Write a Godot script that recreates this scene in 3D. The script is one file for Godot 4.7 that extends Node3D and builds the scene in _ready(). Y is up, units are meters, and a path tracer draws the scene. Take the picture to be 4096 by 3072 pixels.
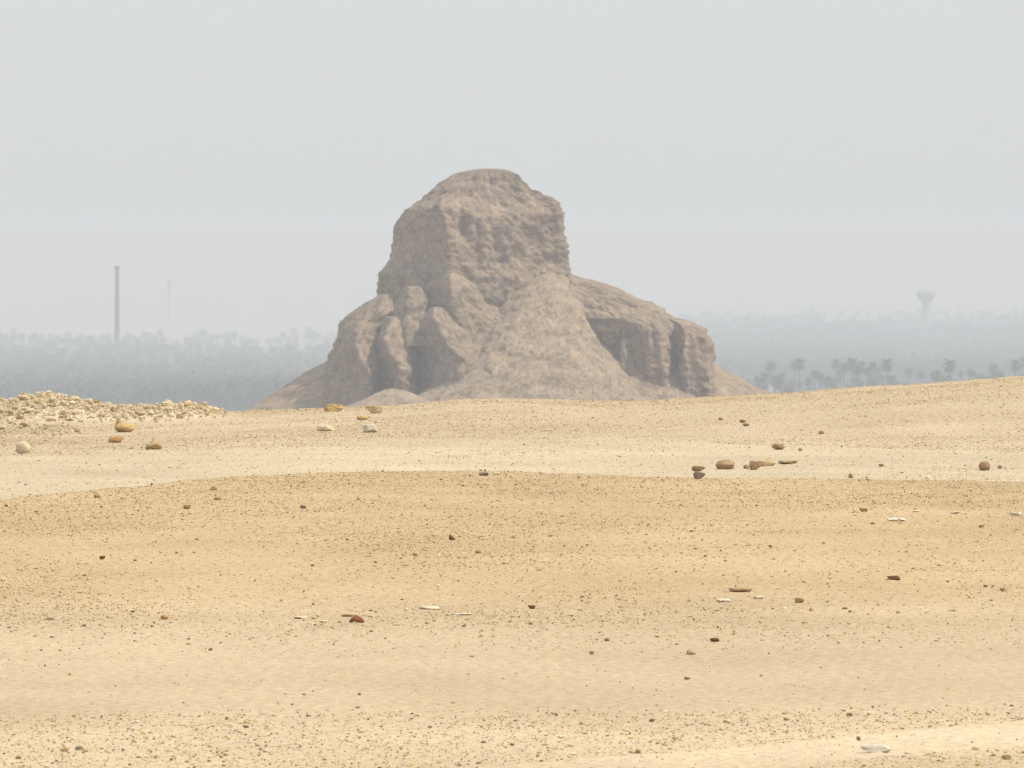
extends Node3D
# A ruined mudbrick pyramid seen through a long lens across a desert plateau,
# the hazy Nile valley with its palm groves behind it. Metres, y up, the view runs along -z.

const EYE := 2.6
const VALLEY := -92.0
const DESERT := Color(0.44, 0.36, 0.25)
var rng := RandomNumberGenerator.new()
var noise_a := FastNoiseLite.new()
var noise_b := FastNoiseLite.new()
var noise_c := FastNoiseLite.new()
var names_used := {}

# Lip of the bank in front of the pale track, height of the far crest, far shoulder of the track: [x, value]
const LIP := [[-12.0, 74.0], [-9.0, 78.0], [-5.1, 84.9], [-3.94, 89.7], [-3.06, 92.8], [-1.6, 95.2], [0.0, 95.5], [1.6, 93.2], [3.0, 92.3], [5.5, 91.4], [9.0, 90.5]]
const CREST := [[-12.0, -0.3], [-6.0, -0.28], [-4.17, -0.171], [-2.99, -0.12], [-2.03, -0.09], [-0.78, 0.028], [0.32, 0.042], [1.43, -0.01], [2.16, -0.01], [4.08, 0.088], [5.84, 0.232], [8.14, 0.396], [14.0, 0.6]]
const SHOULDER := [[-9.0, 107.0], [-6.0, 110.0], [0.0, 119.0], [4.0, 115.0], [9.0, 110.0]]

func along(pts: Array, x: float) -> float:
	if x <= pts[0][0]:
		return pts[0][1]
	for i in range(1, pts.size()):
		if x <= pts[i][0]:
			var t: float = (x - pts[i - 1][0]) / (pts[i][0] - pts[i - 1][0])
			return lerpf(pts[i - 1][1], pts[i][1], t)
	return pts[-1][1]

func heap_height(x: float, d: float) -> float:
	# two rubble heaps along the crest
	var a := exp(-pow((x + 7.35) / 0.8, 2.0) - pow((d - 133.0) / 2.2, 2.0)) * 0.22
	var flat := smoothstep(-11.5, -8.5, x) * (1.0 - smoothstep(-5.3, -4.1, x))
	var b := flat * exp(-pow((d - 133.0) / 2.4, 4.0)) * 0.22
	return a + b

func ground_y(x: float, d: float) -> float:
	var lip := along(LIP, x)
	var y := -0.2 * smoothstep(lip, lip + 1.8, d)
	var crest := along(CREST, x)
	y += (crest + 0.2) * smoothstep(along(SHOULDER, x), 134.0, d)
	if d > 120.0 and d < 150.0:
		y += heap_height(x, d)
	if d > 134.0:
		y -= 0.045 * (d - 136.0) * smoothstep(134.0, 150.0, d)
		y = maxf(y, -40.5)
	if d > 1780.0:
		y = lerpf(y, VALLEY, smoothstep(1780.0, 4700.0, d))
		var bench := smoothstep(3650.0, 4050.0, d) * (1.0 - smoothstep(4500.0, 5200.0, d))
		y += bench * (15.0 * smoothstep(60.0, 170.0, x) + 4.0 * noise_a.get_noise_2d(x * 0.6, 5.0) * smoothstep(40.0, 100.0, x) + 3.0 * exp(-pow((x + 110.0) / 60.0, 2.0)))
	if d > 9500.0:
		y += 130.0 * smoothstep(9800.0, 21000.0, d)
		y += smoothstep(9800.0, 13000.0, d) * (noise_a.get_noise_2d(x * 0.004, d * 0.0022) * 16.0 + noise_b.get_noise_2d(x * 0.0015 + 90.0, d * 0.004) * 9.0)
	return y

func bump(x: float, d: float) -> float:
	if d < 20.0 or d > 170.0:
		return 0.0
	var smooth_sand := smoothstep(57.5, 55.0, d) * smoothstep(46.0, 48.0, d)
	var k := 1.0 - 0.65 * smooth_sand
	return noise_a.get_noise_2d(x * 2.2, d * 0.9) * 0.03 + (noise_b.get_noise_2d(x * 14.0, d * 6.0) * 0.016 + noise_c.get_noise_2d(x * 46.0, d * 20.0) * 0.007) * k

func wheel_track(x: float, d: float) -> float:
	# a smooth pale wheel track crossing the near sand, 0 to 1
	var inside := 42.2 + 1.25 * x - d
	return smoothstep(-0.15, 0.2, inside) * (1.0 - smoothstep(1.9, 2.4, inside)) * smoothstep(-1.2, 0.3, x)

func stone_share(x: float, d: float) -> float:
	# how thickly small stones lie here, 0 to 1
	var lip := along(LIP, x)
	var p := noise_a.get_noise_2d(x * 5.0 + 31.0, d * 1.1) * 0.5 + 0.5
	var q := noise_b.get_noise_2d(x * 3.0 - 17.0, d * 3.0) * 0.5 + 0.5
	var s := 0.0
	if d < 47.5:
		s = 0.25 + 0.8 * smoothstep(0.2, 0.6, p)
		s *= smoothstep(47.5, 46.2, d) * (1.0 - 0.95 * wheel_track(x, d))
		s += 0.03
	elif d < 57.0:
		s = 0.03 + 0.3 * smoothstep(52.5, 57.0, d)
	elif d < lip + 0.6:
		s = 0.22 + 0.95 * smoothstep(0.35, 0.7, p) * smoothstep(0.3, 0.6, q)
		s += 0.7 * smoothstep(lip - 12.0, lip - 2.0, d) * smoothstep(0.5, -2.5, x)
		s += 0.35 * smoothstep(lip - 5.0, lip - 0.5, d)
	elif d < along(SHOULDER, x):
		s = 0.13 + 0.3 * smoothstep(0.62, 0.8, p)
	else:
		s = 0.35 + 0.55 * smoothstep(0.35, 0.7, q)
	return clampf(s, 0.0, 1.4)

func ground_color(x: float, d: float) -> Color:
	var yellow := Color(0.452, 0.335, 0.198)
	var near := Color(0.468, 0.366, 0.242)
	var pale := Color(0.490, 0.403, 0.280)
	var rise := Color(0.462, 0.366, 0.248)
	if d > 1200.0:
		# plateau desert, then green fields with fallow plots, then the far desert: each its own colour with a ragged border
		if d < 3250.0 + 300.0 * noise_a.get_noise_2d(x * 0.1, 3.0):
			return DESERT
		if d > 7500.0 + 2100.0 * smoothstep(-300.0, 300.0, x) + 1200.0 * noise_b.get_noise_2d(x * 0.05, d * 0.02):
			return DESERT
		return Color(0.24, 0.21, 0.14) if noise_b.get_noise_2d(x * 0.12, d * 0.03) > 0.12 else Color(0.055, 0.075, 0.035)
	var lip := along(LIP, x)
	var c := near.lerp(yellow, smoothstep(55.0, 66.0, d))
	c = c.lerp(pale, smoothstep(lip, lip + 0.8, d))
	var sh := along(SHOULDER, x)
	c = c.lerp(rise, smoothstep(sh - 6.0, sh + 8.0, d))
	if d < 60.0 and x > -1.0:
		c = c.lerp(Color(0.530, 0.430, 0.290), wheel_track(x, d))
	if d < 47.5:
		c = c.lerp(Color(0.51, 0.405, 0.270), 0.7 * smoothstep(47.0, 45.5, d) * (1.0 - wheel_track(x, d)))
	var heap := heap_height(x, d) if d > 120.0 and d < 150.0 else 0.0
	c = c.lerp(Color(0.60, 0.50, 0.35), smoothstep(0.03, 0.12, heap))
	var n := noise_a.get_noise_2d(x * 3.0, d * 1.4) * 0.10 + noise_b.get_noise_2d(x * 1.2, d * 9.0) * 0.06 + noise_c.get_noise_2d(x * 9.0, d * 5.0) * 0.07
	return Color(c.r * (1.0 + n), c.g * (1.0 + n * 1.1), c.b * (1.0 + n * 1.25))

# ---------------------------------------------------------------- helpers

func numbered(called: String) -> String:
	var n: int = names_used.get(called, 0)
	names_used[called] = n + 1
	return called if n == 0 else "%s_%03d" % [called, n]

func tag(o: Node, label: String, category: String, group := "") -> void:
	o.set_meta("label", label)
	o.set_meta("category", category)
	if group != "":
		o.set_meta("group", group)

func mesh_node(called: String, mesh: Mesh, material: Material, parent: Node = null) -> MeshInstance3D:
	var o := MeshInstance3D.new()
	o.mesh = mesh
	if material:
		o.material_override = material
	if parent == null:
		o.name = numbered(called)
		add_child(o, true)
	else:
		o.name = called
		parent.add_child(o, true)
	return o

func speckle_image(side: int, seed_: int, frequency: float, low: float, high: float, contrast: float) -> Image:
	# a grey tile of grain, values low..high in linear light
	var n := FastNoiseLite.new()
	n.seed = seed_
	n.frequency = frequency
	n.noise_type = FastNoiseLite.TYPE_SIMPLEX_SMOOTH
	n.fractal_octaves = 5
	n.fractal_gain = 0.62
	var im := n.get_seamless_image(side, side)
	im.convert(Image.FORMAT_RGB8)
	for j in side:
		for i in side:
			var v := im.get_pixel(i, j).r
			v = clampf((v - 0.5) * contrast + 0.5, 0.0, 1.0)
			var w := lerpf(low, high, v)
			im.set_pixel(i, j, Color(w, w, w).linear_to_srgb())
	return im

func stone_material(tile: Texture2D, size: float, normal: Texture2D = null, strength := 1.0) -> StandardMaterial3D:
	var m := StandardMaterial3D.new()
	m.vertex_color_use_as_albedo = true
	m.albedo_texture = tile
	m.uv1_triplanar = true
	m.uv1_world_triplanar = true
	m.uv1_scale = Vector3.ONE / size
	m.roughness = 0.95
	m.metallic_specular = 0.15
	if normal:
		m.normal_enabled = true
		m.normal_texture = normal
		m.normal_scale = strength
	return m

func bump_texture(side: int, seed_: int, frequency: float, depth: float) -> ImageTexture:
	var n := FastNoiseLite.new()
	n.seed = seed_
	n.frequency = frequency
	n.fractal_octaves = 5
	n.fractal_gain = 0.65
	var im := n.get_seamless_image(side, side)
	im.convert(Image.FORMAT_RGBA8)
	im.bump_map_to_normal_map(depth)
	return ImageTexture.create_from_image(im)

func sheet(points: PackedVector3Array, colors: PackedColorArray, rows: int, cols: int, closed: bool, flip := false) -> ArrayMesh:
	# a grid of rows x cols points as one smooth surface
	var idx := PackedInt32Array()
	var last := cols if closed else cols - 1
	for r in rows - 1:
		for c in last:
			var a := r * cols + c
			var b := r * cols + (c + 1) % cols
			var e := a + cols
			var f := b + cols
			if flip:
				idx.append_array([a, b, e, b, f, e])
			else:
				idx.append_array([a, e, b, b, e, f])
	var arr := []
	arr.resize(Mesh.ARRAY_MAX)
	arr[Mesh.ARRAY_VERTEX] = points
	arr[Mesh.ARRAY_COLOR] = colors
	arr[Mesh.ARRAY_INDEX] = idx
	var st := SurfaceTool.new()
	st.create_from_arrays(arr)
	st.generate_normals()
	return st.commit()

func icosphere(levels: int) -> Array:
	# [unit vectors, triangles (clockwise from outside)]
	var t := (1.0 + sqrt(5.0)) / 2.0
	var v := [Vector3(-1, t, 0), Vector3(1, t, 0), Vector3(-1, -t, 0), Vector3(1, -t, 0), Vector3(0, -1, t), Vector3(0, 1, t), Vector3(0, -1, -t), Vector3(0, 1, -t), Vector3(t, 0, -1), Vector3(t, 0, 1), Vector3(-t, 0, -1), Vector3(-t, 0, 1)]
	for i in v.size():
		v[i] = v[i].normalized()
	var f := [[0, 11, 5], [0, 5, 1], [0, 1, 7], [0, 7, 10], [0, 10, 11], [1, 5, 9], [5, 11, 4], [11, 10, 2], [10, 7, 6], [7, 1, 8], [3, 9, 4], [3, 4, 2], [3, 2, 6], [3, 6, 8], [3, 8, 9], [4, 9, 5], [2, 4, 11], [6, 2, 10], [8, 6, 7], [9, 8, 1]]
	for l in levels:
		var mids := {}
		var g := []
		for tri in f:
			var m := []
			for k in 3:
				var a: int = tri[k]
				var b: int = tri[(k + 1) % 3]
				var key := mini(a, b) * 100000 + maxi(a, b)
				if not mids.has(key):
					mids[key] = v.size()
					v.append(((v[a] + v[b]) * 0.5).normalized())
				m.append(mids[key])
			g.append([tri[0], m[0], m[2]])
			g.append([tri[1], m[1], m[0]])
			g.append([tri[2], m[2], m[1]])
			g.append([m[0], m[1], m[2]])
		f = g
	return [v, f]

func rock_mesh(size: Vector3, shape: String, seed_: int, color: Color, levels := 2) -> ArrayMesh:
	# a broken stone: a ball cut by planes, roughened, with its lower sixth below ground
	var r := RandomNumberGenerator.new()
	r.seed = seed_
	var ball := icosphere(levels)
	var pts: Array = ball[0]
	var cuts := []
	var n_cuts: int = {"block": 11, "slab": 10, "wedge": 9, "round": 7, "plank": 4}[shape]
	for k in n_cuts:
		var n := Vector3(r.randfn(), r.randfn() * 0.8, r.randfn()).normalized()
		cuts.append([n, r.randf_range(0.5, 0.82) if shape != "round" else r.randf_range(0.78, 0.95)])
	if shape == "slab" or shape == "plank":
		cuts.append([Vector3(r.randf_range(-0.15, 0.15), 1, r.randf_range(-0.15, 0.15)).normalized(), 0.35])
	if shape == "plank":
		cuts.append([Vector3(0, 0.2, 1).normalized(), 0.3])
		cuts.append([Vector3(0, 0, -1), 0.3])
	if shape == "block":
		cuts.append([Vector3(r.randf_range(-0.2, 0.2), 1, r.randf_range(-0.2, 0.2)).normalized(), 0.55])
		cuts.append([Vector3(r.randf_range(-0.5, 0.5), 0.1, 1).normalized(), 0.5])
	var lo := Vector3.ONE * 9.0
	var hi := -lo
	var out := []
	var lean := r.randf_range(-0.35, 0.35)
	for p: Vector3 in pts:
		var rad := 1.0
		for c in cuts:
			var dot: float = p.dot(c[0])
			if dot > 0.01:
				rad = minf(rad, c[1] / dot)
		rad *= 1.0 + 0.13 * noise_b.get_noise_3d(p.x * 60.0 + seed_ * 7.0, p.y * 60.0, p.z * 60.0)
		var q := p * rad
		if shape == "wedge":
			var up := clampf((q.y + 0.7) / 1.5, 0.0, 1.0)
			q.x = q.x * lerpf(1.0, 0.22, up) + lean * up
			q.z = q.z * lerpf(1.0, 0.3, up)
		out.append(q)
		lo = lo.min(q)
		hi = hi.max(q)
	var st := SurfaceTool.new()
	st.begin(Mesh.PRIMITIVE_TRIANGLES)
	st.set_smooth_group(-1)
	for tri in ball[1]:
		for k in [0, 2, 1]:
			var q: Vector3 = (out[tri[k]] - lo) / (hi - lo)
			var grain := 1.0 + 0.22 * noise_a.get_noise_3d(q.x * 50.0 + seed_ * 13.0, q.y * 50.0, q.z * 50.0)
			st.set_color(Color(color.r * grain, color.g * grain, color.b * grain))
			st.add_vertex(Vector3((q.x - 0.5) * size.x, (q.y * 1.2 - 0.2) * size.y, (q.z - 0.5) * size.z))
	st.generate_normals()
	return st.commit()

const STONE_COLORS := {
	"ochre": Color(0.50, 0.35, 0.165), "tan": Color(0.46, 0.34, 0.19), "cream": Color(0.58, 0.49, 0.33), "white": Color(0.60, 0.53, 0.42), "brown": Color(0.33, 0.215, 0.115),
	"red": Color(0.185, 0.080, 0.038), "orange": Color(0.42, 0.24, 0.10), "clay": Color(0.36, 0.25, 0.145), "grey": Color(0.23, 0.185, 0.14),
}

# loose stones: label, x, distance, width, height, colour, shape
const STONES := [
	["ochre boulder on the crest, broken flat along its top", -2.83, 134.40, 0.308, 0.110, "ochre", "block"],
	["tan boulder on the crest with a brown hollow in its face", -2.14, 131.80, 0.287, 0.122, "tan", "block"],
	["small ochre rock just below the two crest boulders", -2.26, 128.15, 0.175, 0.070, "ochre", "round"],
	["long flat cream slab beside the square pale block", -2.70, 123.20, 0.269, 0.081, "cream", "slab"],
	["square pale limestone block below the crest boulders", -2.04, 122.25, 0.227, 0.120, "white", "block"],
	["long yellow loaf-shaped boulder below the rubble heap", -5.74, 125.65, 0.301, 0.137, "ochre", "round"],
	["pointed brown stone behind the long yellow boulder", -5.99, 129.60, 0.141, 0.155, "brown", "wedge"],
	["low tan stone tucked behind the yellow boulder's end", -5.74, 131.05, 0.171, 0.071, "tan", "round"],
	["thin tilted orange slab below the yellow boulder", -5.52, 118.20, 0.206, 0.090, "orange", "slab"],
	["peaked tan boulder standing alone beside the pale track", -4.78, 113.25, 0.222, 0.173, "tan", "wedge"],
	["rounded cream boulder cracked down its front", -6.41, 111.35, 0.188, 0.164, "cream", "round"],
	["crumbling brown clay lump on the pale track", 2.60, 103.65, 0.237, 0.119, "clay", "round"],
	["flat brown clod just behind the dark grey stone", 2.25, 102.60, 0.168, 0.067, "clay", "slab"],
	["dark grey stone on the track edge with a pale end", 2.04, 92.50, 0.131, 0.081, "grey", "block"],
	["dark upright clod at the broken clay crust", 2.94, 102.85, 0.146, 0.112, "clay", "block"],
	["pale rounded clod inside the broken clay crust", 3.13, 104.50, 0.228, 0.080, "tan", "block"],
	["small brown clod at the end of the clay crust", 2.86, 103.65, 0.085, 0.062, "clay", "round"],
	["low tan crust trailing away from the dark clod", 3.44, 106.25, 0.290, 0.046, "tan", "slab"],
	["brown crust on the rise with a pale hollow", 3.54, 113.00, 0.173, 0.086, "clay", "slab"],
	["little brown stone beside the hollowed crust", 3.82, 112.50, 0.061, 0.049, "brown", "round"],
	["brown stone alone high on the sandy rise", 4.37, 119.95, 0.098, 0.059, "brown", "round"],
	["brown stone of a pair near the crest line", 3.38, 124.40, 0.109, 0.054, "brown", "slab"],
	["grey stone of a pair near the crest line", 3.40, 123.10, 0.121, 0.047, "grey", "slab"],
	["tiny brown stone just beneath the crest line", 3.09, 125.80, 0.082, 0.048, "brown", "round"],
	["rounded ochre-brown rock at the track's far shoulder", 5.71, 102.60, 0.145, 0.112, "brown", "round"],
	["small dark stone beside the ochre-brown rock", 5.97, 103.85, 0.068, 0.051, "grey", "round"],
	["pointed brown stone at the track edge", 3.98, 99.65, 0.076, 0.071, "brown", "wedge"],
	["blocky brown stone on gravel near the white flakes", 3.37, 81.45, 0.089, 0.044, "brown", "block"],
	["long white stone flake lying on the gravel", 3.58, 79.05, 0.181, 0.034, "white", "slab"],
	["short white flake beside the long white flake", 3.87, 81.35, 0.089, 0.022, "white", "slab"],
	["white chip with a brown end at the track edge", 4.87, 99.25, 0.119, 0.065, "white", "wedge"],
	["narrow white flake sunk in the gravel", 4.23, 80.90, 0.106, 0.022, "white", "slab"],
	["small brown stone past the white flakes", 4.23, 76.50, 0.058, 0.033, "brown", "round"],
	["short broad white flake at the far end of the gravel", 4.79, 80.65, 0.132, 0.031, "white", "slab"],
	["dark red pointed stone alone on the gravel slope", -0.52, 73.55, 0.076, 0.060, "red", "wedge"],
	["brown pebble between the dark red stones", -0.79, 69.40, 0.049, 0.034, "brown", "block"],
	["small brown stone near a gravel patch", -0.28, 70.10, 0.057, 0.031, "brown", "round"],
	["largest dark red wedge-shaped stone on bare sand", -1.06, 58.00, 0.126, 0.063, "red", "wedge"],
	["low crusty shelf behind the red wedge stone", -1.14, 58.95, 0.109, 0.026, "tan", "slab"],
	["flat dark red slab on smooth sand", 2.93, 65.05, 0.128, 0.039, "red", "slab"],
	["small red chip between gravel and smooth sand", 0.14, 60.40, 0.063, 0.033, "red", "slab"],
	["brown and grey broken stone on sand", 2.06, 60.90, 0.080, 0.043, "brown", "block"],
	["orange chip below the broken stone", 2.10, 59.50, 0.039, 0.029, "orange", "wedge"],
	["dark reddish stone above the pale-sided stone", 1.32, 55.30, 0.072, 0.030, "red", "block"],
	["grey-brown stone with a pale sunlit side", 1.13, 53.50, 0.070, 0.038, "clay", "wedge"],
	["brown stone at the smooth sand's margin", 0.62, 55.30, 0.045, 0.027, "brown", "round"],
	["lone brown stone on smooth sand", 0.50, 53.50, 0.041, 0.026, "brown", "block"],
	["long brown crust beside white salt flakes", 1.69, 62.90, 0.178, 0.031, "clay", "slab"],
	["white salt flake under the brown crust", 1.52, 61.30, 0.120, 0.027, "white", "slab"],
	["white salt flake beyond the brown crust", 1.79, 61.65, 0.094, 0.027, "white", "slab"],
	["long pale flake above the red chip", -0.58, 60.20, 0.158, 0.026, "white", "slab"],
	["thin pale flake half buried in sand", -0.34, 59.00, 0.148, 0.013, "white", "slab"],
	["pale chip beside the red wedge stone", -1.29, 58.00, 0.076, 0.019, "white", "slab"],
	["pale flat crust before the red wedge stone", -1.46, 58.65, 0.128, 0.019, "cream", "slab"],
	["orange stone by the pale flakes on gravel", -2.39, 58.35, 0.064, 0.038, "orange", "round"],
	["thin dark sliver on the gravel margin", -3.17, 58.20, 0.076, 0.019, "grey", "slab"],
	["dark stone in the gritty bank", -3.14, 82.05, 0.081, 0.045, "brown", "block"],
	["small brown sliver on bare smooth sand", 1.04, 50.40, 0.044, 0.019, "brown", "slab"],
	["long white slab lying on the smooth track", 1.83, 42.75, 0.149, 0.040, "white", "plank"],
	["dark pebble beside the smooth track", 1.80, 44.05, 0.031, 0.026, "grey", "block"],
	["brown broken stone past the white slab", 2.46, 42.20, 0.051, 0.030, "brown", "block"],
	["round brown pebble at the margin of the track", 0.64, 43.10, 0.033, 0.026, "brown", "round"],
	["dark flat pebble in the near gravel belt", 0.76, 46.00, 0.040, 0.020, "grey", "slab"],
	["brown pebble in the near gravel belt", 1.48, 45.80, 0.035, 0.020, "brown", "round"],
	["dark stone at the end of a pebble line", -2.22, 43.55, 0.057, 0.024, "grey", "block"],
	["brown stone in a pebble line", -2.29, 43.40, 0.047, 0.021, "brown", "block"],
	["small reddish stone on the gravel flat", -3.34, 69.20, 0.053, 0.034, "red", "block"],
	["brown pointed stone on the bank's lip", -3.11, 88.40, 0.096, 0.058, "brown", "wedge"],
	["brown round stone low on the bank's lip", -4.18, 85.55, 0.084, 0.047, "brown", "round"],
	["small ochre block on the gritty bank", -2.92, 84.35, 0.092, 0.041, "tan", "block"],
	["dark flat stone on the gritty bank", -2.03, 82.60, 0.081, 0.041, "grey", "slab"],
	["dark sliver on pale chips at the bank's lip", -0.31, 93.80, 0.123, 0.046, "grey", "slab"],
	["pale chip on the bank's lip", -0.46, 93.60, 0.051, 0.041, "white", "slab"],
	["pale round stone on the bank's lip", -0.17, 94.15, 0.082, 0.041, "white", "round"],
	["small brown stone on the track's shoulder", 4.53, 104.10, 0.091, 0.040, "brown", "slab"],
	["brown stone alone beyond the flat red slab", 3.63, 62.80, 0.048, 0.031, "brown", "block"],
]

# ---------------------------------------------------------------- the ruin

func outline(left: float, right: float, back: float, front: float, square := 1.0, n := 20) -> Array:
	var pts := []
	var c := Vector2((left + right) * 0.5, (front + back) * 0.5 if back > 3.0 else minf(3.0, (front + back) * 0.5))
	for k in n:
		var a := TAU * k / n + PI * 0.5
		var s := Vector2(signf(cos(a)) * pow(absf(cos(a)), square), signf(sin(a)) * pow(absf(sin(a)), square))
		pts.append(Vector2(c.x + s.x * (right - left) * 0.5, c.y + s.y * (front - c.y if s.y > 0.0 else c.y - back)))
	return pts

func loft(keys: Array, rise: float, rough: Dictionary, color: Color, notches := [], rounding := 3) -> ArrayMesh:
	# stacked ground plans, roughened like weathered mudbrick; each key is [height, corners]
	var n_edges: int = keys[0][1].size()
	var per_edge := []
	var cols := 0
	for e in n_edges:
		var longest := 0.0
		for k in keys:
			longest = maxf(longest, k[1][e].distance_to(k[1][(e + 1) % n_edges]))
		per_edge.append(maxi(2, ceili(longest / 0.42)))
		cols += per_edge[e]
	var y0: float = keys[0][0]
	var y1: float = keys[-1][0]
	var rows := ceili((y1 - y0) / rise) + 1
	var pts := PackedVector3Array()
	var tint := PackedColorArray()
	var at := 0
	for r in rows:
		var y := lerpf(y0, y1, float(r) / (rows - 1))
		var calm := 1.0 - 0.6 * smoothstep(y1 - 7.0, y1, y)
		while at < keys.size() - 2 and y > keys[at + 1][0]:
			at += 1
		var t: float = clampf((y - keys[at][0]) / (keys[at + 1][0] - keys[at][0]), 0.0, 1.0)
		var ring := PackedVector2Array()
		var turn := 0.0
		for e in n_edges:
			var a: Vector2 = keys[at][1][e].lerp(keys[at + 1][1][e], t)
			var b: Vector2 = keys[at][1][(e + 1) % n_edges].lerp(keys[at + 1][1][(e + 1) % n_edges], t)
			turn += a.cross(b)
			for k in per_edge[e]:
				ring.append(a.lerp(b, float(k) / per_edge[e]))
		for passes in rounding:
			var soft := ring.duplicate()
			for k in cols:
				soft[k] = ring[k] * 0.5 + (ring[(k + 1) % cols] + ring[(k + cols - 1) % cols]) * 0.25
			ring = soft
		for k in cols:
			var tangent := (ring[(k + 1) % cols] - ring[(k + cols - 1) % cols])
			var n := Vector2(tangent.y, -tangent.x).normalized() * (1.0 if turn > 0.0 else -1.0)
			var p := Vector3(ring[k].x, y, ring[k].y)
			var push: float = rough.big * noise_a.get_noise_3d(p.x * 2.4, p.y * 2.4, p.z * 2.4)
			push += rough.flute * noise_b.get_noise_3d(p.x * 8.0, p.y * 1.9, p.z * 8.0)
			push += rough.grit * noise_c.get_noise_3d(p.x * 14.0, p.y * 14.0, p.z * 14.0)
			push += rough.grit * 0.7 * noise_c.get_noise_3d(p.x * 30.0, p.y * 30.0, p.z * 30.0)
			push += rough.strata * noise_b.get_noise_2d(p.y * 16.0, p.x * 0.6)
			for h in notches:
				if n.y > 0.1:
					push -= h[4] * exp(-pow((p.x - h[0]) / h[1], 2.0)) * smoothstep(h[2] - 1.5, h[2] + 1.5, y) * (1.0 - smoothstep(h[3] - 1.5, h[3] + 1.5, y))
			push *= calm
			p += Vector3(n.x, 0.25, n.y) * push
			pts.append(p)
			var w := 1.0 + 0.40 * noise_a.get_noise_3d(p.x * 4.0, p.y * 6.0, p.z * 4.0) + 0.45 * noise_c.get_noise_3d(p.x * 14.0, p.y * 20.0, p.z * 14.0) + 0.45 * noise_b.get_noise_3d(p.x * 34.0, p.y * 40.0, p.z * 34.0)
			var dust := 0.10 * noise_b.get_noise_3d(p.x * 3.0 + 70.0, p.y * 3.0, p.z * 3.0)
			tint.append(Color(color.r * w * (1.0 - dust * 0.4), color.g * w, color.b * w * (1.0 + dust)))
	var middle := Vector3.ZERO
	for k in cols:
		middle += pts[(rows - 1) * cols + k] / cols
	for k in cols:
		pts.append(middle + Vector3(0, 0.15, 0))
		tint.append(tint[(rows - 1) * cols + k])
	var area := 0.0
	for e in n_edges:
		area += keys[0][1][e].cross(keys[0][1][(e + 1) % n_edges])
	return sheet(pts, tint, rows + 1, cols, true, area > 0.0)

func v2(list: Array) -> Array:
	var out := []
	for i in range(0, list.size(), 2):
		out.append(Vector2(list[i], list[i + 1]))
	return out

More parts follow.
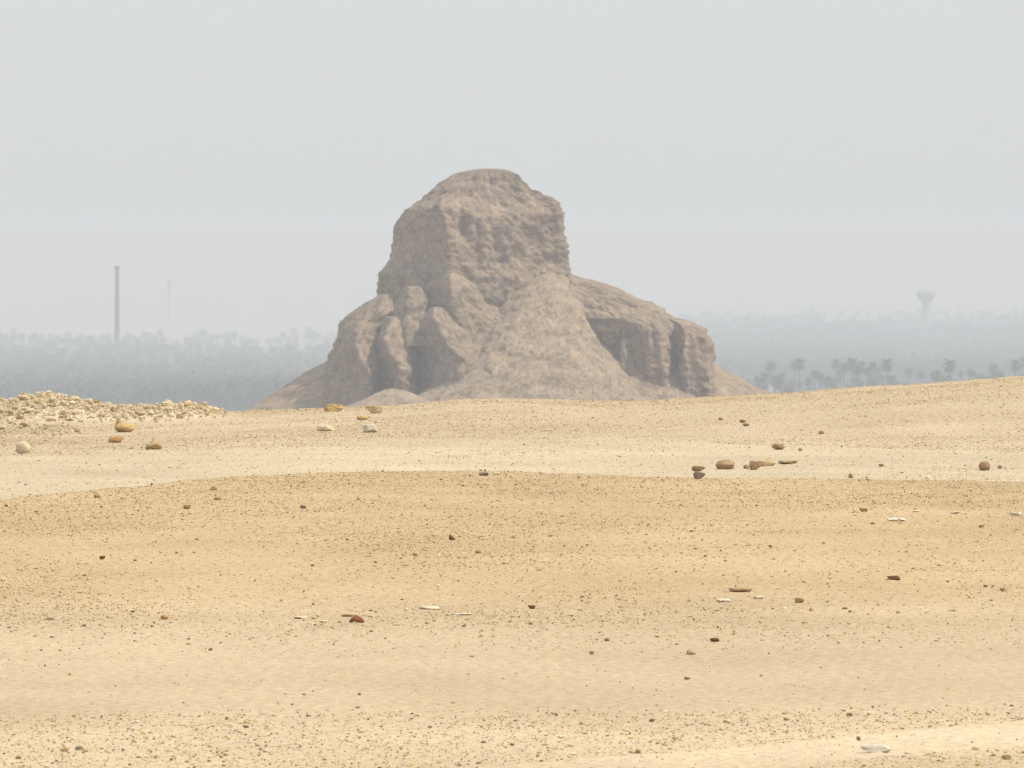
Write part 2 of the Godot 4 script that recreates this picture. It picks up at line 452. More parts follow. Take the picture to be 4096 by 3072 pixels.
func build_pyramid(brick: Material, debris: Material) -> void:
	var ruin := Node3D.new()
	ruin.name = "pyramid_ruin"
	add_child(ruin)
	ruin.position = Vector3(-7.05, -32.35, -1700.0)
	tag(ruin, "crumbling brown mudbrick pyramid core rising from slopes of its own debris", "pyramid")
	var cliff := {"big": 1.1, "flute": 0.85, "grit": 0.44, "strata": 0.28}
	var rubble := {"big": 1.3, "flute": 0.08, "grit": 0.3, "strata": 0.0}
	var brown := Color(0.280, 0.208, 0.146)
	var dusty := Color(0.315, 0.235, 0.158)
	# corners run front, right, back, left
	var core := loft([
		[18.0, v2([-5.2, 17.4, 19.8, 5.2, 6.0, -22.0, -21.0, -7.0])],
		[24.0, v2([-5.2, 17.2, 19.6, 5.0, 6.0, -21.5, -20.6, -7.0])],
		[28.0, v2([-5.0, 16.8, 19.0, 4.5, 6.0, -21.0, -20.2, -7.0])],
		[30.0, v2([-5.0, 16.2, 18.7, 4.0, 6.0, -20.5, -18.0, -7.0])],
		[35.7, v2([-5.5, 15.0, 17.4, 3.6, 6.0, -19.5, -16.9, -6.5])],
		[39.6, v2([-6.4, 13.4, 17.2, 3.4, 6.0, -18.0, -15.6, -6.0])],
		[40.9, v2([-7.2, 12.2, 17.0, 3.2, 5.8, -17.4, -14.6, -5.8])],
		[42.2, v2([-7.6, 8.6, 16.2, 2.9, 5.6, -16.0, -12.8, -5.6])],
		[43.5, v2([-6.6, 5.4, 14.6, 2.6, 5.4, -14.4, -10.9, -5.3])],
		[45.2, v2([-4.6, 3.2, 11.4, 2.2, 5.0, -12.0, -9.2, -4.8])],
		[46.6, v2([-2.4, 2.2, 9.7, 1.8, 4.5, -10.0, -7.2, -4.2])],
		[48.2, v2([-0.4, 1.8, 8.1, 1.5, 4.0, -7.0, -4.5, -3.2])],
		[49.1, v2([1.0, 0.8, 5.4, 0.4, 3.2, -3.4, -0.5, -2.0])]], 0.36, cliff, brown,
		[[-2.0, 1.0, 35.0, 39.5, 2.4], [0.6, 0.6, 31.0, 38.5, 1.6], [4.0, 0.7, 33.0, 39.0, 1.0], [11.0, 1.2, 31.0, 37.0, 1.1], [15.0, 0.7, 30.0, 36.0, 0.8]])
	mesh_node("core", core, brick, ruin).set_meta("label", "blunt brick tower with a shaded flank")
	var right_mass := loft([
		[-9.0, v2([8, 14, 16, 10, 21, -1, 29.5, -1, 34, 9, 37.6, 10, 39.8, 2.5, 40.3, 1, 41.2, 9, 48, 7.5, 49, -9, 43, -20, 6, -22])],
		[8.0, v2([9, 12, 17, 8.5, 22, 2.6, 29.5, 2.4, 33.6, 7.2, 37.2, 8.4, 39.2, 2, 40, 0.5, 41.3, 7, 46.9, 6, 47.4, -8, 42, -18, 8, -20])],
		[13.9, v2([9, 11, 17, 8, 23.4, 3.8, 29.6, 3.6, 33.2, 7, 36.8, 8, 38.8, 2, 40, 0.5, 41.3, 6.5, 46.3, 5, 46.8, -8, 41, -17, 8, -19])],
		[17.0, v2([9, 10.5, 17, 8, 25, 6.2, 29.6, 5.6, 32.6, 6.8, 36.2, 7.4, 38.2, 2.4, 40, 1.6, 41.3, 5.4, 45.4, 3, 46, -8, 40, -16, 8, -18])],
		[18.4, v2([9, 10, 16, 8, 24.5, 7.0, 29, 6.6, 32, 6.6, 35.4, 6, 37.5, 2, 39.2, 1, 40.5, 2, 42, 0, 42.5, -8, 38, -15, 8, -17])],
		[19.4, v2([8, 10, 13, 8, 17, 7.5, 24.5, 7.5, 29.5, 6, 34.4, 3.5, 37, 1, 38.2, 0, 38.8, -1, 39.3, -3, 39.2, -8, 36, -14, 7, -17])],
		[21.4, v2([7, 6.7, 12.5, 6.7, 16.5, 5.7, 22.5, 4.3, 27.5, 2.6, 32.5, 0.7, 35.4, -1.4, 36.6, -3.5, 37.2, -5.8, 37.6, -8.2, 37, -9, 33, -14, 6, -17])],
		[23.6, v2([7, 4.8, 12, 4.8, 15.5, 3.9, 20, 2.6, 24.4, 1.1, 27.7, -0.5, 29.8, -2.3, 30.6, -4.2, 31.1, -6.1, 31.3, -8.2, 30.7, -9, 28, -13, 5, -16])],
		[25.2, v2([6, 3.3, 11, 3.3, 14, 2.5, 18, 1.4, 21.6, 0.1, 24.5, -1.4, 26.4, -2.9, 27.8, -4.6, 28.6, -6.4, 28.9, -8.2, 28.4, -9, 25, -12, 5, -15])],
		[27.4, v2([6, 1.3, 9, 1.3, 12, 0.8, 15, -0.1, 17.3, -1, 18.6, -2.1, 19.6, -3.3, 20.4, -4.5, 21, -5.8, 21.2, -7.2, 21, -8, 19, -10, 5, -12])],
		[28.8, v2([6, 0.1, 8, 0.1, 10, -0.3, 12, -0.8, 14, -1.4, 15, -2.1, 16, -2.8, 16.6, -3.6, 17, -4.4, 17.2, -5.2, 17, -6, 15, -8, 5, -9])]], 0.38, cliff, brown)
	mesh_node("shoulder", right_mass, brick, ruin).set_meta("label", "stepped brick shoulder ending in a sheer bluff")
	# front, right, back, left corners of each buttress at rising heights
	var spurs := [
		[[-9, [-20.5, 22, -18, 17, -16, -17, -33, -4]], [9.5, [-21.3, 19, -20, 15, -16, -15, -30.2, -4]], [11.7, [-22.9, 17, -20, 11, -16, -15, -29.8, -4]], [14.1, [-23.9, 15, -19.8, 9.5, -15, -14, -29, -4]], [17, [-23.9, 12, -19.6, 8, -14, -13, -27.4, -4]],
			[18.5, [-23, 9, -18, 6.5, -12, -12, -26.6, -4]], [20.5, [-19.5, 7.5, -16, 5, -9, -11, -25.4, -4]], [22.6, [-18.5, 4, -16.5, 3, -10, -9, -22.2, -3]], [24.1, [-18.4, 1, -17, 0.5, -14, -5, -19.6, -2]]],
		[[-9, [-14, 24, -11, 20, -9, -8, -21.5, 4]], [9.5, [-14.6, 22, -13, 19, -9.5, -8, -20.9, 4]], [12.4, [-16.8, 20.5, -13, 15, -9.5, -8, -20.7, 4]], [15, [-18, 18.5, -13, 13, -9.5, -8, -20.3, 5]], [17.8, [-17.5, 15, -13, 11, -9, -6, -19.6, 5]], [19.8, [-16.4, 11, -13.4, 9.6, -10, -4, -18.4, 5]]],
		[[14, [-14, 13, -9, 10, -8, -4, -18.5, 0]], [21, [-14.4, 9, -10, 8, -8, -4, -16.6, 3]], [24, [-13.6, 7, -10.4, 6.5, -9, -1, -15, 3]], [25.7, [-13.4, 5.5, -11, 5, -11, 1, -14.2, 3]]],
		[[-9, [-4, 34, 10, 22, 4, 0, -15, 10]], [8.4, [-3.6, 30.5, 7, 20, 3, 0, -14.2, 10]], [11.2, [-2.4, 29, 4.6, 19, 2, 2, -14, 10.5]], [14, [-5.3, 26.5, 2, 18.5, 1, 3, -13.2, 11]], [16.9, [-7.1, 24.5, -0.6, 18, 0, 4, -12.3, 11.5]], [19.7, [-8.4, 22.5, -4, 17.5, -2, 8, -11, 12.5]], [21.6, [-8.4, 20, -6.8, 17.6, -5, 12, -9.3, 14]]],
		[[14, [-1.5, 22.5, 9, 16, 4, -6, -12, 3]], [21, [-4.6, 21, 3, 15.5, 3, -5, -11.2, 5]], [24, [-4.9, 20.2, 0.8, 15.4, 1, -3, -10.9, 6]], [25.8, [-5.2, 19.5, -0.4, 15.4, 0, 0, -10.3, 8]], [27.4, [-5.3, 18.4, -2.2, 15.2, -2, 6, -7.6, 11]], [28.3, [-5.2, 17.4, -4.2, 15.4, -3, 9, -6.4, 12]]],
		[[-9, [-2, 22, 12, 16, 8, -15, -30, -8]], [16, [-6, 18, 8, 14, 6, -14, -25, -6]], [19.5, [-9, 14, 6, 13, 5, -13, -23.2, -6]], [22, [-11.5, 8, 3, 11, 4, -12, -21.5, -6]], [23.4, [-10.5, 4, -2, 9, 2, -10, -19.6, -6]]],
		[[-9, [28.4, 9.5, 32.5, 5, 29, -8, 24.4, -1]], [10, [29.0, 7.2, 32, 3.6, 29, -8, 25.6, 0]], [14.6, [29.2, 6.4, 31.6, 3.6, 29, -8, 26.4, 1]], [17.4, [29.4, 6.2, 31, 4.6, 29, -6, 27.4, 3]]],
	]
	for i in spurs.size():
		var keys := []
		var ahead: float = [9.0, 9.0, 12.0, 5.0, 3.0, 6.0, 0.0][i]   # how far each stands before the core's flank
		for k in spurs[i]:
			var plan := v2(k[1])
			for c in 4:
				plan[c].y += ahead
			keys.append([float(k[0]), plan])
		mesh_node("buttress", loft(keys, 0.38, {"big": 0.9, "flute": 0.7, "grit": 0.45, "strata": 0.2}, brown, [], 12), brick, ruin)
	var fan := loft([
		[-9.0, outline(-35, 49, -10, 63, 0.62)], [0.0, outline(-20, 37.4, -10, 50, 0.62)], [4.0, outline(-14, 33.2, -9, 45, 0.62)], [8.0, outline(-7.6, 29.8, -8, 39.5, 0.64)], [12.0, outline(-3.2, 26.4, -7, 34, 0.66)], [16.0, outline(0.0, 23.4, -6, 28, 0.7)],
		[20.0, outline(3.0, 21.4, -5, 22, 0.75)], [24.0, outline(6.4, 19.8, -4, 16, 0.8)], [27.0, outline(9.6, 18.2, -2, 11, 0.9)], [28.6, outline(12.6, 15.8, 1, 7)]], 0.28, rubble, dusty)
	mesh_node("debris_fan", fan, debris, ruin).set_meta("label", "long fan of loose debris spilling down the front")
	var mound := loft([[-9.0, outline(-47, 4, 10, 75)], [0.0, outline(-32, -6, 28, 62)], [3.4, outline(-23.5, -9, 38, 54)], [5.4, outline(-19, -13, 42, 49)], [5.9, outline(-17.6, -15, 44, 47)]], 0.28, rubble, dusty)
	mesh_node("debris_mound", mound, debris, ruin)
	var skirt := loft([[-9.0, outline(-64, 83, -75, 34)], [0.0, outline(-47.5, 66, -55, 21)], [3.2, outline(-42.5, 60.5, -48, 17)], [10.4, outline(-30.5, 47, -30, 8)], [13.0, outline(-26, 43, -24, 1)]], 0.45, rubble, dusty)
	mesh_node("debris_skirt", skirt, debris, ruin)

# ---------------------------------------------------------------- the valley

func tube(st: SurfaceTool, path: Array, radii: Array, sides: int, color: Color) -> void:
	for i in path.size() - 1:
		for k in sides:
			var q := []
			for e in [[i, k], [i, k + 1], [i + 1, k + 1], [i + 1, k]]:
				var a: float = TAU * e[1] / sides
				q.append(path[e[0]] + Vector3(cos(a), 0, sin(a)) * radii[e[0]])
			for t in [0, 1, 3, 1, 2, 3]:
				st.set_color(color)
				st.add_vertex(q[t])

func palm_parts(seed_: int) -> Array:
	var r := RandomNumberGenerator.new()
	r.seed = seed_
	var tall := r.randf_range(8.0, 12.0)
	var lean := Vector3(r.randf_range(-0.6, 0.6), 0, r.randf_range(-0.6, 0.6))
	var path := []
	var radii := []
	for i in 6:
		var t := i / 5.0
		path.append(Vector3(0, tall * t, 0) + lean * t * t)
		radii.append(lerpf(0.34, 0.2, t))
	var trunk := SurfaceTool.new()
	trunk.begin(Mesh.PRIMITIVE_TRIANGLES)
	tube(trunk, path, radii, 7, Color(0.12, 0.085, 0.055))
	trunk.generate_normals()
	var crown := SurfaceTool.new()
	crown.begin(Mesh.PRIMITIVE_TRIANGLES)
	var top: Vector3 = path[-1]
	for k in 34:
		var a := k * 2.39996 + r.randf_range(-0.2, 0.2)
		var lift := lerpf(1.35, -0.75, (k + 0.5) / 34.0) + r.randf_range(-0.12, 0.12)
		var out := Vector3(cos(a), 0, sin(a))
		var side := Vector3(-out.z, 0, out.x)
		var long := r.randf_range(3.2, 4.2)
		var p := top
		var green := Color(0.042, 0.064, 0.032) * r.randf_range(0.75, 1.3)
		if lift < -0.5:
			green = Color(0.13, 0.10, 0.05)
		var widths := [0.12, 0.5, 0.55, 0.42, 0.05]
		for s in 4:
			var dir := out * cos(lift) + Vector3.UP * sin(lift)
			var q := p + dir * long / 4.0
			for w in [-1.0, 1.0]:
				var a1: Vector3 = p + (side * w + Vector3.DOWN * 0.45) * widths[s]
				var b1: Vector3 = q + (side * w + Vector3.DOWN * 0.45) * widths[s + 1]
				for v in [p, a1, q, q, a1, b1]:
					crown.set_color(green)
					crown.add_vertex(v)
			p = q
			lift -= 0.36
	crown.generate_normals()
	return [trunk.commit(), crown.commit()]

func leafy_tree(seed_: int) -> Array:
	var r := RandomNumberGenerator.new()
	r.seed = seed_
	var trunk := SurfaceTool.new()
	trunk.begin(Mesh.PRIMITIVE_TRIANGLES)
	tube(trunk, [Vector3.ZERO, Vector3(0.1, 1.6, 0), Vector3(0, 3.2, 0.2)], [0.35, 0.26, 0.16], 6, Color(0.09, 0.07, 0.05))
	trunk.generate_normals()
	var crown := SurfaceTool.new()
	crown.begin(Mesh.PRIMITIVE_TRIANGLES)
	for c in 9:
		var mid := Vector3(r.randfn() * 1.3, 4.0 + r.randfn() * 1.0, r.randfn() * 1.3)
		for k in 46:
			var p := mid + Vector3(r.randfn(), r.randfn() * 0.8, r.randfn()).normalized() * r.randf_range(0.4, 1.25)
			var u := Vector3(r.randfn(), r.randfn(), r.randfn()).normalized() * 0.34
			var w := u.cross(Vector3(r.randfn(), r.randfn(), r.randfn())).normalized() * 0.22
			var green := Color(0.040, 0.062, 0.032) * r.randf_range(0.7, 1.35)
			for v in [p - u, p + w, p + u, p - u, p + u, p - w]:
				crown.set_color(green)
				crown.add_vertex(v)
	crown.generate_normals()
	return [trunk.commit(), crown.commit()]

func join(parts: Array) -> ArrayMesh:
	var st := SurfaceTool.new()
	st.begin(Mesh.PRIMITIVE_TRIANGLES)
	for p in parts:
		st.append_from(p, 0, Transform3D.IDENTITY)
	return st.commit()

func scatter(called: String, mesh: Mesh, material: Material, places: Array, colors: Array, label: String, category: String) -> void:
	var mm := MultiMesh.new()
	mm.transform_format = MultiMesh.TRANSFORM_3D
	mm.use_colors = true
	mm.mesh = mesh
	mm.instance_count = places.size()
	for i in places.size():
		mm.set_instance_transform(i, places[i])
		mm.set_instance_color(i, colors[i])
	var o := MultiMeshInstance3D.new()
	o.multimesh = mm
	o.material_override = material
	o.name = called
	add_child(o)
	o.set_meta("kind", "stuff")
	tag(o, label, category)

func build_groves(leaf: Material) -> void:
	var kinds := [palm_parts(11), palm_parts(12), palm_parts(13), leafy_tree(14), leafy_tree(15)]
	var spots := []
	var r := RandomNumberGenerator.new()
	r.seed = 77
	for k in 120000:
		var d := sqrt(r.randf_range(4200.0 * 4200.0, 9700.0 * 9700.0))
		var x := r.randf_range(-0.08, 0.08) * d
		var limit := 7100.0 + 2200.0 * smoothstep(-300.0, 300.0, x)
		if d > limit + 600.0 - 3800.0 * pow(r.randf(), 0.85):
			continue
		if d < 5250.0 and x > 40.0:
			continue
		var p := noise_a.get_noise_2d(x * 0.10, d * 0.03) + 0.6 * noise_b.get_noise_2d(x * 0.5, d * 0.12)
		if p < -0.12 and d > 5700.0:
			continue
		spots.append([d, x, 0 if r.randf() < 0.62 else 3])
	# the bench below the escarpment carries the nearer palms
	for k in 520:
		var clump := Vector2(r.randf_range(70.0, 380.0), r.randf_range(3950.0, 4650.0))
		if noise_b.get_noise_2d(clump.x * 0.9, clump.y * 0.12) > -0.05:
			spots.append([clump.y, clump.x, 0 if r.randf() < 0.3 else 3])
	for k in 16:
		spots.append([r.randf_range(3400.0, 3700.0), [-142.0, -88.0, -68.0, -150.0][k % 4] + r.randf_range(-6.0, 6.0), 3])
	spots.sort_custom(func(a, b): return a[0] < b[0])
	var singles := [0, 0]
	var places := [[], [], [], [], []]
	var colors := [[], [], [], [], []]
	for s in spots:
		var d: float = s[0]
		var x: float = s[1]
		var kind: int = s[2] + (r.randi() % 3 if s[2] == 0 else r.randi() % 2)
		var big := r.randf_range(0.65, 1.35)
		var at := Vector3(x, ground_y(x, d) - 0.1, -d)
		var turn := Basis(Vector3.UP, r.randf() * TAU).scaled(Vector3.ONE * big)
		var which := 0 if kind < 3 else 1
		# trees whose crowns show over the crest stand singly, the nearest first
		var seen := absf(x / d) < 0.061 and (EYE - at.y - 9.0 * big) / d < (EYE - along(CREST, x / d * 135.0)) / 135.0
		if seen and singles[which] < [230, 60][which]:
			singles[which] += 1
			var t := Node3D.new()
			t.name = numbered("date_palm" if which == 0 else "leafy_tree")
			add_child(t)
			t.transform = Transform3D(turn, at)
			mesh_node("trunk", kinds[kind][0], leaf, t)
			mesh_node("crown", kinds[kind][1], leaf, t)
			var build: String = "tall" if big > 1.12 else "short" if big < 0.88 else "middling"
			var where := "on the terrace past the ruin's sheer bluff" if x > 40.0 and d < 5000.0 else "at the front of the valley grove"
			if which == 0:
				tag(t, "%s date palm with a feathery crown %s" % [build, where], "palm", "palms along the desert edge of the grove")
			else:
				tag(t, "%s round leafy tree among palms %s" % [build, where], "tree", "leafy trees along the desert edge of the grove")
		else:
			places[kind].append(Transform3D(turn, at))
			colors[kind].append(Color.WHITE)
	var called := ["palm_forest", "short_palm_forest", "slender_palm_forest", "leafy_forest", "low_leafy_forest"]
	for k in 5:
		scatter(called[k], join(kinds[k]), leaf, places[k], colors[k], "far palm grove fading into haze across the valley" if k < 3 else "far leafy trees mixed into the hazy palm grove", "forest")

func lathe(profile: Array, sides: int, color: Color) -> ArrayMesh:
	var pts := PackedVector3Array()
	var tint := PackedColorArray()
	for p in profile:
		for k in sides:
			var a := TAU * k / sides
			pts.append(Vector3(cos(a) * p[0], p[1], sin(a) * p[0]))
			tint.append(color)
	return sheet(pts, tint, profile.size(), sides, true, true)

func build_chimney(at: Vector3, tall: float, foot: float, tip: float, label: String, plain: Material) -> void:
	var c := Node3D.new()
	c.name = numbered("chimney")
	add_child(c)
	c.position = at
	tag(c, label, "chimney")
	var brick := Color(0.085, 0.065, 0.062)
	mesh_node("shaft", lathe([[foot, 0.0], [lerpf(foot, tip, 0.5), tall * 0.5], [tip, tall], [tip * 0.7, tall], [tip * 0.7, tall - 3.0]], 20, brick), plain, c)
	mesh_node("rim", lathe([[tip * 1.02, tall - 3.0], [tip * 1.32, tall - 2.2], [tip * 1.32, tall + 0.25], [tip * 0.72, tall + 0.3]], 20, brick), plain, c)
	for k in 3:
		var h: float = tall * [0.42, 0.6, 0.8][k]
		var w: float = lerpf(foot, tip, h / tall)
		mesh_node("band", lathe([[w * 0.98, h - 0.9], [w * 1.14, h - 0.6], [w * 1.14, h + 0.6], [w * 0.98, h + 0.9]], 20, brick), plain, c)
	mesh_node("plinth", lathe([[foot * 1.5, -1.0], [foot * 1.5, 4.0], [foot * 1.02, 5.0]], 8, brick), plain, c)

func build_water_tower(at: Vector3, plain: Material) -> void:
	var t := Node3D.new()
	t.name = "water_tower"
	add_child(t)
	t.position = at
	t.scale = Vector3(1.12, 1.26, 1.12)
	tag(t, "pale concrete water tower with a flared tank, faint in the haze", "water tower")
	var grey := Color(0.30, 0.30, 0.29)
	mesh_node("shaft", lathe([[4.6, -1.0], [3.6, 6.0], [3.3, 27.0], [4.2, 29.0]], 24, grey), plain, t)
	mesh_node("tank", lathe([[4.0, 28.6], [7.4, 33.0], [7.6, 36.4], [7.0, 36.9], [0.2, 38.2]], 28, grey), plain, t)
	mesh_node("railing", lathe([[7.7, 33.4], [7.95, 33.4], [7.95, 34.3], [7.7, 34.3]], 28, grey), plain, t)
	mesh_node("vent", lathe([[0.7, 37.8], [0.7, 39.4], [0.1, 39.8]], 10, grey), plain, t)

func box_into(st: SurfaceTool, mid: Vector3, size: Vector3, color: Color) -> void:
	var b := BoxMesh.new()
	b.size = size
	var arr := b.get_mesh_arrays()
	var idx: PackedInt32Array = arr[Mesh.ARRAY_INDEX]
	for i in idx:
		st.set_color(color)
		st.set_normal(arr[Mesh.ARRAY_NORMAL][i])
		st.add_vertex(arr[Mesh.ARRAY_VERTEX][i] + mid)

func part_box(called: String, mid: Vector3, size: Vector3, color: Color, material: Material, parent: Node) -> void:
	var st := SurfaceTool.new()
	st.begin(Mesh.PRIMITIVE_TRIANGLES)
	box_into(st, mid, size, color)
	mesh_node(called, st.commit(), material, parent)

func build_house(at: Vector3, size: Vector3, color: Color, label: String, plain: Material) -> void:
	var h := Node3D.new()
	h.name = numbered("village_house")
	add_child(h)
	h.position = at
	tag(h, label, "house")
	part_box("wall", Vector3(0, size.y * 0.5 - 0.5, 0), Vector3(size.x, size.y + 1.0, size.z), color, plain, h)
	part_box("roof", Vector3(0, size.y + 0.25, 0), Vector3(size.x + 0.4, 0.5, size.z + 0.4), color * 0.85, plain, h)
	var n := maxi(1, int(size.x / 3.2))
	for storey in maxi(1, int(size.y / 3.2)):
		for k in n:
			part_box("window", Vector3((k + 0.5) / n * size.x - size.x * 0.5, 1.7 + storey * 3.1, size.z * 0.5 + 0.03), Vector3(0.9, 1.2, 0.12), Color(0.05, 0.05, 0.06), plain, h)

# ---------------------------------------------------------------- the ground

func build_ground(sand: Material) -> void:
	var rows := PackedFloat32Array([-400.0, -120.0, -40.0, 0.0, 14.0, 24.0, 31.0, 35.0])
	var d := 37.5
	while d < 142.0:
		rows.append(d)
		d += 0.10 + 0.16 * (d - 37.5) / 100.0
	for e in [143.0, 146.0, 150.0, 158.0, 170.0, 200.0, 260.0, 380.0, 600.0, 850.0, 1000.0, 1210.0, 1500.0, 1800.0, 1940.0, 1960.0, 2100.0, 2300.0, 2500.0, 2700.0, 2900.0, 3100.0]:
		rows.append(e)
	d = 3300.0
	while d < 32000.0:
		rows.append(d)
		d *= 1.012
	var inner := 300
	var spread := PackedFloat32Array()
	for k in range(9, 0, -1):
		spread.append(-1.0 - pow(k / 9.0, 3.0) * 40.0)
	for k in inner + 1:
		spread.append(-1.0 + 2.0 * k / inner)
	for k in range(1, 10):
		spread.append(1.0 + pow(k / 9.0, 3.0) * 40.0)
	var pts := PackedVector3Array()
	var tint := PackedColorArray()
	for dd in rows:
		var half := 0.0604 * maxf(dd, 20.0) * 1.5 + 1.2
		var keep := 40.0 * minf(1.0, 14000.0 / (half * 41.0)) / 40.0
		for s in spread:
			var x := half * s
			if absf(s) > 1.0:
				x = half * signf(s) * (1.0 + (absf(s) - 1.0) * keep)
			pts.append(Vector3(x, ground_y(x, dd) + bump(x, dd), -dd))
			tint.append(ground_color(x, dd))
	var o := mesh_node("ground", sheet(pts, tint, rows.size(), spread.size(), false), sand)
	o.set_meta("kind", "structure")

func on_ground(x: float, d: float) -> Vector3:
	return Vector3(x, ground_y(x, d) + bump(x, d), -d)

func pebble_color(r: RandomNumberGenerator) -> Color:
	var u := r.randf()
	var c := Color(0.52, 0.38, 0.18)
	if u < 0.20:
		c = Color(0.30, 0.20, 0.10)
	elif u < 0.28:
		c = Color(0.19, 0.13, 0.08)
	elif u < 0.56:
		c = Color(0.62, 0.52, 0.35)
	elif u < 0.60:
		c = Color(0.14, 0.125, 0.11)
	elif u < 0.72:
		c = Color(0.60, 0.43, 0.17)
	return c * r.randf_range(0.8, 1.2)

func build_gravel(stone: Material) -> void:
	var r := RandomNumberGenerator.new()
	r.seed = 5
	var shapes := []
	for k in 3:
		shapes.append(rock_mesh(Vector3(1, 0.75, 1), ["block", "round", "wedge"][k], 40 + k, Color.WHITE, 1 if k == 0 else 0))
	var places := [[], [], []]
	var colors := [[], [], []]
	for k in 520000:
		var d := sqrt(r.randf_range(39.0 * 39.0, 138.0 * 138.0))
		var x := r.randf_range(-1.0, 1.0) * (0.0604 * d * 1.35 + 0.8)
		if r.randf() > stone_share(x, d) * 1.05:
			continue
		var size := 0.0056 * pow(1.0 / maxf(r.randf(), 0.0008), 0.27)
		if size > 0.026:
			continue
		var turn := Basis.from_euler(Vector3(r.randf_range(-0.5, 0.5), r.randf() * TAU, r.randf_range(-0.5, 0.5))).scaled(Vector3(size * r.randf_range(0.8, 1.7), size * r.randf_range(0.6, 1.1), size))
		var w := r.randi() % 3
		places[w].append(Transform3D(turn, on_ground(x, d)))
		colors[w].append(pebble_color(r))
	for k in 3:
		scatter(["gravel", "rounded_gravel", "sharp_gravel"][k], shapes[k], stone, places[k], colors[k], ["loose brown and cream gravel strewn over the sand", "rounded small pebbles strewn over the sand", "sharp little stone chips strewn over the sand"][k], "gravel")

func build_heap(stone: Material) -> void:
	# rubble of the two heaps: the largest stones singly, the small ones as a mass
	var r := RandomNumberGenerator.new()
	r.seed = 9
	var shapes := []
	for k in 10:
		var tone: Color = [Color(0.55, 0.45, 0.30), Color(0.49, 0.37, 0.21), Color(0.62, 0.54, 0.40), Color(0.36, 0.25, 0.13), Color(0.55, 0.44, 0.28)][k % 5]
		shapes.append(rock_mesh(Vector3(1, 0.8, 0.9), ["block", "wedge", "slab", "block", "slab"][(k * 7) % 5], 60 + k, tone, 1))
	var found := []
	var tries := 0
	while found.size() < 12000 and tries < 360000:
		tries += 1
		var x := r.randf_range(-9.3, -3.6)
		var d := r.randf_range(121.0, 135.5)
		var loose := 0.3 * smoothstep(-6.3, -7.2, x) * smoothstep(122.0, 129.0, d)
		if r.randf() > maxf(loose, smoothstep(0.02, 0.16, heap_height(x, d))):
			continue
		found.append([minf(0.10, 0.013 * pow(1.0 / maxf(r.randf(), 0.002), 0.38)), x, d])
	found.sort_custom(func(a, b): return a[0] * (1.0 if absf(a[1] / a[2]) < 0.06 and a[2] < 133.6 else 0.3) > b[0] * (1.0 if absf(b[1] / b[2]) < 0.06 and b[2] < 133.6 else 0.3))
	var places := []
	var colors := []
	for i in found.size():
		var size: float = found[i][0]
		var at := on_ground(found[i][1], found[i][2]) + Vector3(0, size * 0.12, 0)
		var turn := Basis.from_euler(Vector3(r.randf_range(-0.7, 0.7), r.randf() * TAU, r.randf_range(-0.7, 0.7))).scaled(Vector3(size * r.randf_range(0.9, 1.5), size * r.randf_range(0.7, 1.1), size))
		if i < 225:
			var k := r.randi() % 10
			var o := mesh_node("rubble_stone", shapes[k], stone)
			o.transform = Transform3D(turn, at)
			tag(o, ["pale limestone chunk lying in the rubble heap on the crest", "tan stone lying in the rubble heap on the crest", "whitish stone lying in the rubble heap on the crest", "brown stone lying in the rubble heap on the crest", "cream stone lying in the rubble heap on the crest"][k % 5], "stone", "stones of the rubble heap")
		else:
			places.append(Transform3D(turn, at))
			colors.append(Color.WHITE * r.randf_range(0.85, 1.1))
	scatter("rubble", shapes[0], stone, places, colors, "small pale rubble filling the heaps along the crest", "rubble")

func build_stones(stone: Material) -> void:
	for i in STONES.size():
		var s: Array = STONES[i]
		var w: float = s[3]
		var h: float = s[4]
		if w < 0.13:
			w *= 0.86
			h *= 0.86
		var deep: float = clampf(w * 0.8, h * 0.9, w)
		if s[6] == "plank":
			deep = w * 0.45
		var o := mesh_node("boulder" if w >= 0.13 else "stone", rock_mesh(Vector3(w, h, deep), s[6], 200 + i * 3, STONE_COLORS[s[5]]), stone)
		o.position = on_ground(s[1], s[2])
		o.rotation.y = rng.randf_range(-0.4, 0.4)
		if s[6] == "plank":
			o.rotation = Vector3(0.05, -0.25, -0.1)
		tag(o, s[0], "stone")

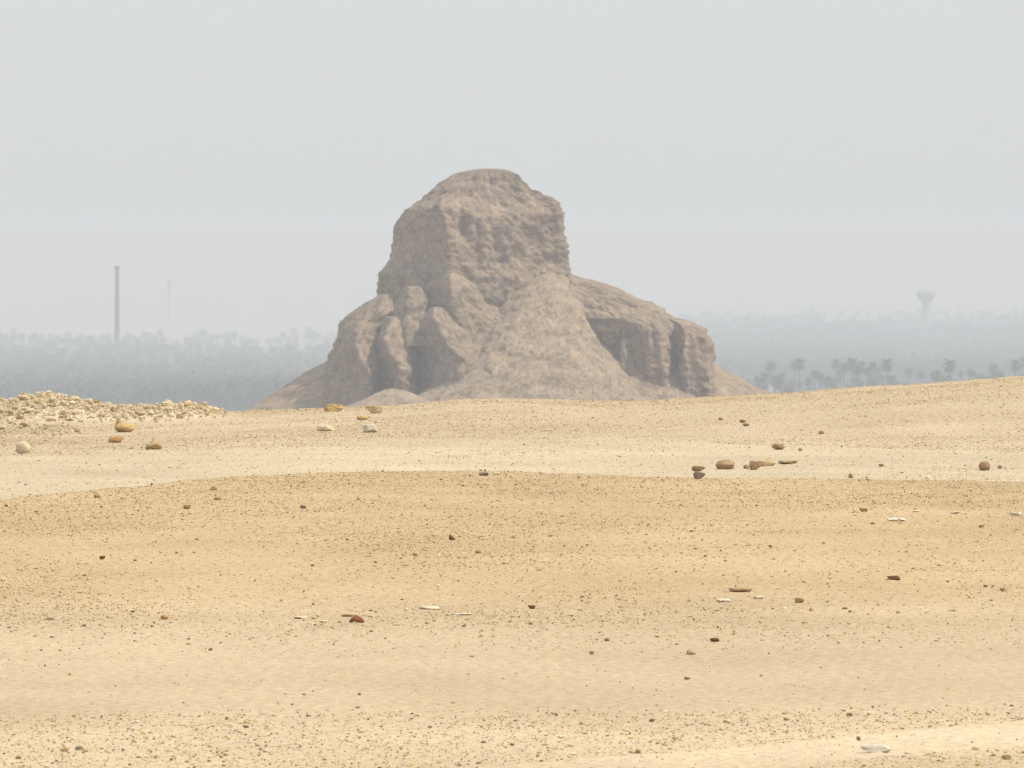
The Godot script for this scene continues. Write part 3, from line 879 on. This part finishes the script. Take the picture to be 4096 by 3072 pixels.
func _ready() -> void:
	# camera, sky, sun, exposure
	var cam := Camera3D.new()
	cam.name = "camera"
	cam.fov = 5.178
	cam.near = 0.5
	cam.far = 60000.0
	cam.position = Vector3(0, EYE, 0)
	cam.rotation_degrees = Vector3(-0.9717, 0, 0)
	var glass := CameraAttributesPhysical.new()
	glass.frustum_focal_length = 387.0
	glass.frustum_focus_distance = 78.0
	glass.frustum_near = 0.5
	glass.frustum_far = 60000.0
	glass.exposure_aperture = 31.0
	cam.attributes = glass
	add_child(cam)
	cam.current = true
	cam.fov = 5.178
	var sky := ProceduralSkyMaterial.new()
	sky.sky_top_color = Color(0.825, 0.845, 0.87)  # overhead sky, out of view, set brighter than the horizon to light the haze
	sky.sky_horizon_color = Color(0.726, 0.730, 0.726)
	sky.sky_curve = 0.12
	sky.ground_bottom_color = Color(0.62, 0.55, 0.44)
	sky.ground_horizon_color = Color(0.726, 0.730, 0.726)
	sky.sky_energy_multiplier = 1.15
	sky.sun_angle_max = 8.0
	var env := Environment.new()
	env.background_mode = Environment.BG_SKY
	env.sky = Sky.new()
	env.sky.sky_material = sky
	env.tonemap_mode = Environment.TONE_MAPPER_LINEAR
	env.tonemap_exposure = 1.025
	env.fog_enabled = true
	env.fog_density = 0.00019
	env.fog_light_color = Color(0.964, 0.979, 1.0)
	env.volumetric_fog_enabled = true
	env.volumetric_fog_density = 0.0
	env.sdfgi_enabled = true
	env.ssao_enabled = true
	env.ssil_enabled = true
	var around := WorldEnvironment.new()
	around.environment = env
	add_child(around)
	var sun := DirectionalLight3D.new()
	sun.name = "sun"
	sun.light_color = Color(1.0, 0.965, 0.90)
	sun.light_energy = 1.46
	sun.light_angular_distance = 0.6
	sun.shadow_enabled = true
	add_child(sun)
	sun.look_at_from_position(Vector3(0.54, 0.835, 0.10), Vector3.ZERO, Vector3.UP)

	rng.seed = 3
	for pair in [[noise_a, 101], [noise_b, 202], [noise_c, 303]]:
		pair[0].seed = pair[1]
		pair[0].frequency = 0.05
		pair[0].noise_type = FastNoiseLite.TYPE_SIMPLEX_SMOOTH
		pair[0].fractal_octaves = 3

	var grain := ImageTexture.create_from_image(speckle_image(512, 7, 0.03, 0.78, 1.0, 2.2))
	var coarse := ImageTexture.create_from_image(speckle_image(512, 8, 0.02, 0.55, 1.0, 2.0))
	var relief := bump_texture(512, 9, 0.04, 6.0)
	var sand := stone_material(grain, 1.7, relief, 0.7)
	var brick := stone_material(coarse, 9.0, relief, 0.8)
	var debris := stone_material(coarse, 7.0, relief, 0.8)
	var stone := stone_material(grain, 0.31)
	var plain := StandardMaterial3D.new()
	plain.vertex_color_use_as_albedo = true
	plain.roughness = 0.9
	var leaf := StandardMaterial3D.new()
	leaf.vertex_color_use_as_albedo = true
	leaf.roughness = 0.7
	leaf.cull_mode = BaseMaterial3D.CULL_DISABLED

	build_ground(sand)
	build_pyramid(brick, debris)
	build_groves(leaf)
	build_chimney(Vector3(-279.0, VALLEY, -6000), 76.2, 1.9, 1.45, "tall slender dark chimney standing above the palm grove", plain)
	build_chimney(Vector3(-404, VALLEY, -10000), 48.0, 1.6, 1.2, "far thin chimney almost lost in the haze", plain)
	build_water_tower(Vector3(390, VALLEY, -8000), plain)
	build_house(Vector3(273, VALLEY + 4.5, -7440), Vector3(3.2, 9.0, 3.2), Color(0.75, 0.73, 0.68), "narrow whitewashed tower house standing among the palms", plain)
	build_house(Vector3(225, VALLEY + 3.0, -6580), Vector3(10.0, 9.0, 8.0), Color(0.10, 0.10, 0.11), "dark flat-roofed block house among the palms", plain)
	build_house(Vector3(124, ground_y(124, 4080), -4080), Vector3(3.0, 9.0, 3.4), Color(0.62, 0.58, 0.50), "pale narrow house beside a tall palm at the grove edge", plain)
	for k in 9:
		var hx: float = [-440.0, -411.0, -356.0, -340.0, -318.0, -293.0, -265.0, -242.0, -218.0][k]
		build_house(Vector3(hx, VALLEY + 0.5, -7550.0 - 80.0 * (k % 3)), Vector3(9.0 + 3.0 * (k % 4), 6.0 + 3.0 * (k % 2), 8.0), Color(0.62, 0.58, 0.50), "low pale house in the hamlet past the tall chimney", plain)
	for o in get_children():
		if o.name.begins_with("village_house") and o.get_meta("label").begins_with("low pale"):
			o.set_meta("group", "hamlet houses")
	# moist air lying in the valley, thicker than the dust above it
	var mist := FogVolume.new()
	mist.name = "mist"
	mist.shape = RenderingServer.FOG_VOLUME_SHAPE_BOX
	mist.size = Vector3(7000.0, 44.0, 7400.0)
	mist.position = Vector3(0.0, VALLEY + 17.0, -4600.0 - 3700.0)
	var vapour := FogMaterial.new()
	vapour.density = 0.00024
	vapour.albedo = Color(0.935, 0.958, 0.988)
	mist.material = vapour
	add_child(mist)
	mist.set_meta("kind", "stuff")
	tag(mist, "pale bluish haze lying over the palm valley", "haze")
	build_heap(stone)
	build_stones(stone)
	build_gravel(stone)
